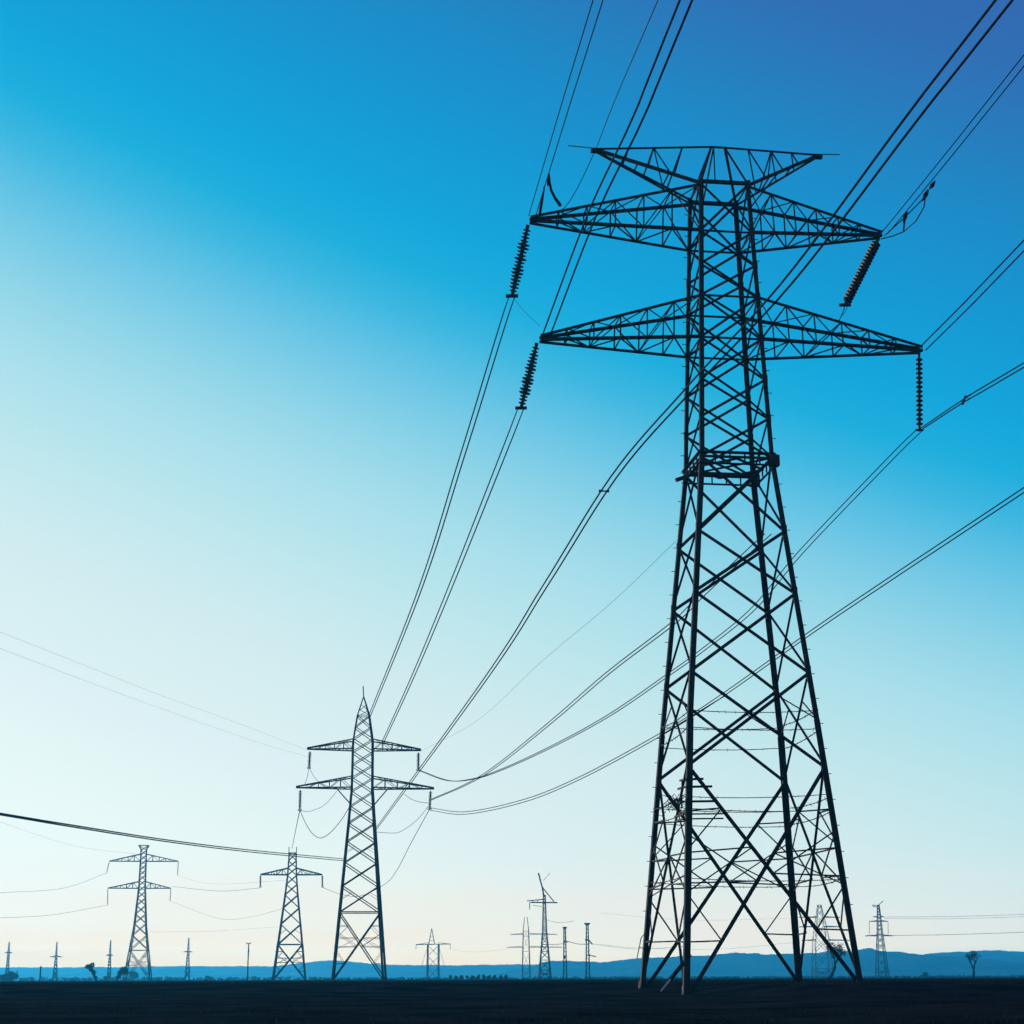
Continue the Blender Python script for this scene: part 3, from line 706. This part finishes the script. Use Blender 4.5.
# loops on the pointed pylon
G5 = 'jumper loops on the pointed pylon'
def loop(lab, pix, r):
    d = 253.5; bundle(lab, [at(x, y, d) for x, y in pix], 0, r, group=G5, name='jumper_loop')
loop('deep slack loop under the lower left arm of the pointed pylon', [(299.8, 810), (306, 824), (313, 834), (321, 838), (331, 832), (342, 819), (350, 806)], .045)
loop('shallow slack loop under the lower left arm of the pointed pylon', [(300.5, 811), (311, 811), (325, 804.5), (337, 791)], .03)
loop('short lead between the two left arms of the pointed pylon', [(309, 768), (307, 778), (304, 786)], .035)
loop('curved lead from the upper left insulator to the lower arm of the pointed pylon', [(309, 768), (316, 779), (325, 785.5), (336, 788)], .03)
loop('curved lead from the lower right arm to its insulator on the pointed pylon', [(404, 794), (412, 799.5), (420, 802), (428.5, 803)], .035)
loop('slack loop from the lower right insulator back to the body of the pointed pylon', [(428.5, 806), (418, 819), (405, 829), (395, 833), (376, 832)], .035)

# loose ends under the slanted insulator
bundle('loose wire ends hanging below the slanted disc string', [IUR, at(843, 312, IUR.y), at(838.5, 322, IUR.y)], .0, .022, name='loose_wire', parts=(('strand', [IUR + Vector((.15, 0, 0)), at(845, 312, IUR.y), at(841, 317, IUR.y)], .014),))
bundle('hair-thin lead from the upper left disc string to the lower left arm', [IUL, at(525, 312, 79.5), at(540, 326, 79)], 0, .009, name='thin_lead')

# ------------------------------------------------------------------ trees, shrubs, stubble
def leafball(m, c, r, n, rnd, size, squash=.8):
    for _ in range(n):
        v = Vector((rnd.gauss(0, 1), rnd.gauss(0, 1), rnd.gauss(0, 1))).normalized() * r * rnd.random() ** .45; v.z *= squash
        u = Vector((rnd.uniform(-1, 1), rnd.uniform(-1, 1), rnd.uniform(-1, 1))).normalized(); t_ = u.orthogonal().normalized(); p = c + v; s = size * rnd.uniform(.6, 1.3)
        vs = [m.bm.verts.new(p + u * s), m.bm.verts.new(p + t_ * s * .5), m.bm.verts.new(p - u * s), m.bm.verts.new(p - t_ * s * .5)]
        m.bm.faces.new(vs)
def limb(m, p, d, L, r, depth, rnd, ends, spread=.7, up=.15):
    pts = [p]; q = p
    for i in range(3):
        d = (d + Vector((rnd.uniform(-.2, .2), rnd.uniform(-.2, .2), rnd.uniform(-.1, .2)))).normalized(); q = q + d * L / 3; pts.append(q)
    m.tube(pts, [r, r * .88, r * .76, r * .62], 5)
    if depth == 0: ends.append(q); return
    for k in range(rnd.choice((2, 3))):
        nd_ = (d + Vector((rnd.uniform(-1, 1), rnd.uniform(-1, 1), rnd.uniform(-.4, .7))) * spread + Vector((0, 0, up))).normalized()
        limb(m, q if k < 2 else pts[2], nd_, L * rnd.uniform(.62, .82), r * .62, depth - 1, rnd, ends, spread, up)
def tree(px, d, lean, h, label, seed, leafy=0, depth=4, spread=.75, trunk=.16, leafsize=.16, blob=None, cat='tree', group=None):
    rnd = random.Random(seed); b = at(px, 978, d); root = empty('tree', (b.x, d, 0), 0, label, cat, group)
    m = MB(); ends = []
    limb(m, Vector((0, 0, -.1)), Vector((lean, 0, 1)).normalized(), h * .42, trunk, depth, rnd, ends, spread)
    m.build('trunk', BARK, root)
    if leafy:
        m = MB()
        for e in ends: leafball(m, e, h * .13, leafy, rnd, leafsize)
        if blob:
            for (x, z, r, n) in blob: leafball(m, Vector((x, 0, z)), r, n, rnd, leafsize)
        m.build('crown', LEAF, root)
k5 = mpp(420)
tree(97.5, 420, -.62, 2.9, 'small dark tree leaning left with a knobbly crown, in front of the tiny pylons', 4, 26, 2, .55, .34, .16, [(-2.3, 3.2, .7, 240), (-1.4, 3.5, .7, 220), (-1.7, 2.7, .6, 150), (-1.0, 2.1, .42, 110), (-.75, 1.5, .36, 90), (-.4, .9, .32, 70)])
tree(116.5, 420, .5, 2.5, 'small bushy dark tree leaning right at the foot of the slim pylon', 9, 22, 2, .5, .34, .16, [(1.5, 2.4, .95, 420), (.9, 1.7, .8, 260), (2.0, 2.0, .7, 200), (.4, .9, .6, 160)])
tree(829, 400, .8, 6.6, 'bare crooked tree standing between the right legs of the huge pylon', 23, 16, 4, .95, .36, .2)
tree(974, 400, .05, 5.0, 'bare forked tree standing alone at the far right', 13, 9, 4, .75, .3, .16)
def bush(px, d, wpx, hpx, label, seed, group=None, name='shrub'):
    rnd = random.Random(seed); b = at(px, 978, d); k = mpp(d); root = empty(name, (b.x, d, 0), 0, label, 'shrub', group)
    m = MB()
    for q in range(5): m.tube([(0, 0, -.05), (rnd.uniform(-.3, .3) * wpx * k, rnd.uniform(-.3, .3) * wpx * k, hpx * k * .6)], [.07, .03], 5)
    m.build('stem', BARK, root); m = MB()
    for q in range(6): leafball(m, Vector((rnd.uniform(-.26, .26) * wpx * k, rnd.uniform(-.2, .2) * wpx * k, hpx * k * rnd.uniform(.35, .72))), wpx * k * rnd.uniform(.22, .32), 60, rnd, wpx * k * .09, hpx / wpx)
    m.build('foliage', LEAF, root)
bush(134, 900, 13, 10, 'bluish bush between the feet of the slim flat-armed pylon', 31)
bush(8, 600, 20, 10, 'dark low bush at the foot of the leftmost tiny pylon', 32)
bush(107, 700, 8, 5, 'small bush between the two leaning trees', 33)
bush(925, 900, 8, 6, 'low bush alone on the right horizon, left of the forked tree', 34)
bush(208, 900, 7, 5, 'tiny bush right of the lone tiny pylon', 35)
ORD = ['first (leftmost)', 'second', 'third', 'fourth', 'fifth', 'sixth', 'seventh', 'eighth', 'ninth', 'tenth', 'eleventh (rightmost)']
for i in range(11):
    bush(450.8 + i * 5.5 + random.uniform(-.5, .5), 430, random.uniform(4.2, 5.4), random.uniform(4.6, 5.8), '%s dark bush in the evenly spaced row beside the pole frame pylon' % ORD[i], 50 + i, 'row of small dark bushes on the horizon')
# far hedge and stubble on the field edge, too many to count
m = MB(); rnd = random.Random(77)
for _ in range(620):
    px = rnd.uniform(-120, 1140); d = rnd.uniform(900, 1200); b = at(px, 978, d); s = rnd.uniform(.5, 1.1) * (1.3 if px < 320 else .75)
    for q in range(3): leafball(m, Vector((b.x + rnd.uniform(-2, 2), d + rnd.uniform(-2, 2), s * rnd.uniform(.5, 1.0))), s, 9, rnd, .55)
tag(m.build('distant_hedge', LEAF), 'low dark line of far hedge and scrub along the foot of the hills', 'hedge', kind='stuff')
m = MB()
for _ in range(9000):
    d = 40 + 150 * rnd.random() ** 1.5; x = (rnd.uniform(-60, 1084) - 512) * mpp(d)
    z = ground_z(x, d); h = rnd.uniform(.02, .075); w_ = rnd.uniform(.01, .03); lx = rnd.uniform(-.04, .04)
    a = rnd.uniform(0, math.pi); ca, sa = math.cos(a) * w_, math.sin(a) * w_
    v = [m.bm.verts.new((x - ca, d - sa, z - .03)), m.bm.verts.new((x + ca, d + sa, z - .03)), m.bm.verts.new((x + lx, d, z + h))]
    m.bm.faces.new(v)
for _ in range(2600):
    d = rnd.uniform(220, 620); x = (rnd.uniform(-60, 1084) - 512) * mpp(d); h = rnd.uniform(.15, .6) * d / 500; w_ = rnd.uniform(.04, .1)
    v = [m.bm.verts.new((x - w_, d, -.03)), m.bm.verts.new((x + w_, d + .05, -.03)), m.bm.verts.new((x + rnd.uniform(-.12, .12), d, h))]
    m.bm.faces.new(v)
tag(m.build('field_stubble', LEAF), 'short dry stubble covering the dark field', 'stubble', kind='stuff')

# ------------------------------------------------------------------ the air between
bm = bmesh.new(); bmesh.ops.create_cube(bm, size=1)
for v in bm.verts: v.co = Vector((v.co.x * 5200, (v.co.y + .5) * (HAZE_FAR + 350) - 350, (v.co.z + .5) * (HAZE_TOP + 3.2) - 3))
me = bpy.data.meshes.new('haze'); bm.to_mesh(me); bm.free()
hm = bpy.data.materials.new('haze'); hm.use_nodes = True; ht = hm.node_tree
for n in list(ht.nodes): ht.nodes.remove(n)
pv = nd(ht, 'ShaderNodeVolumePrincipled'); pv.inputs['Color'].default_value = (.035, .53, .99, 1); pv.inputs['Density'].default_value = HAZE_D; pv.inputs["Anisotropy"].default_value = .5
ho = nd(ht, 'ShaderNodeOutputMaterial'); ht.links.new(pv.outputs[0], ho.inputs['Volume'])
me.materials.append(hm); hz = bpy.data.objects.new('haze', me); COL.objects.link(hz); tag(hz, 'thin blue air lying over the far fields and hills', 'haze', kind='stuff')
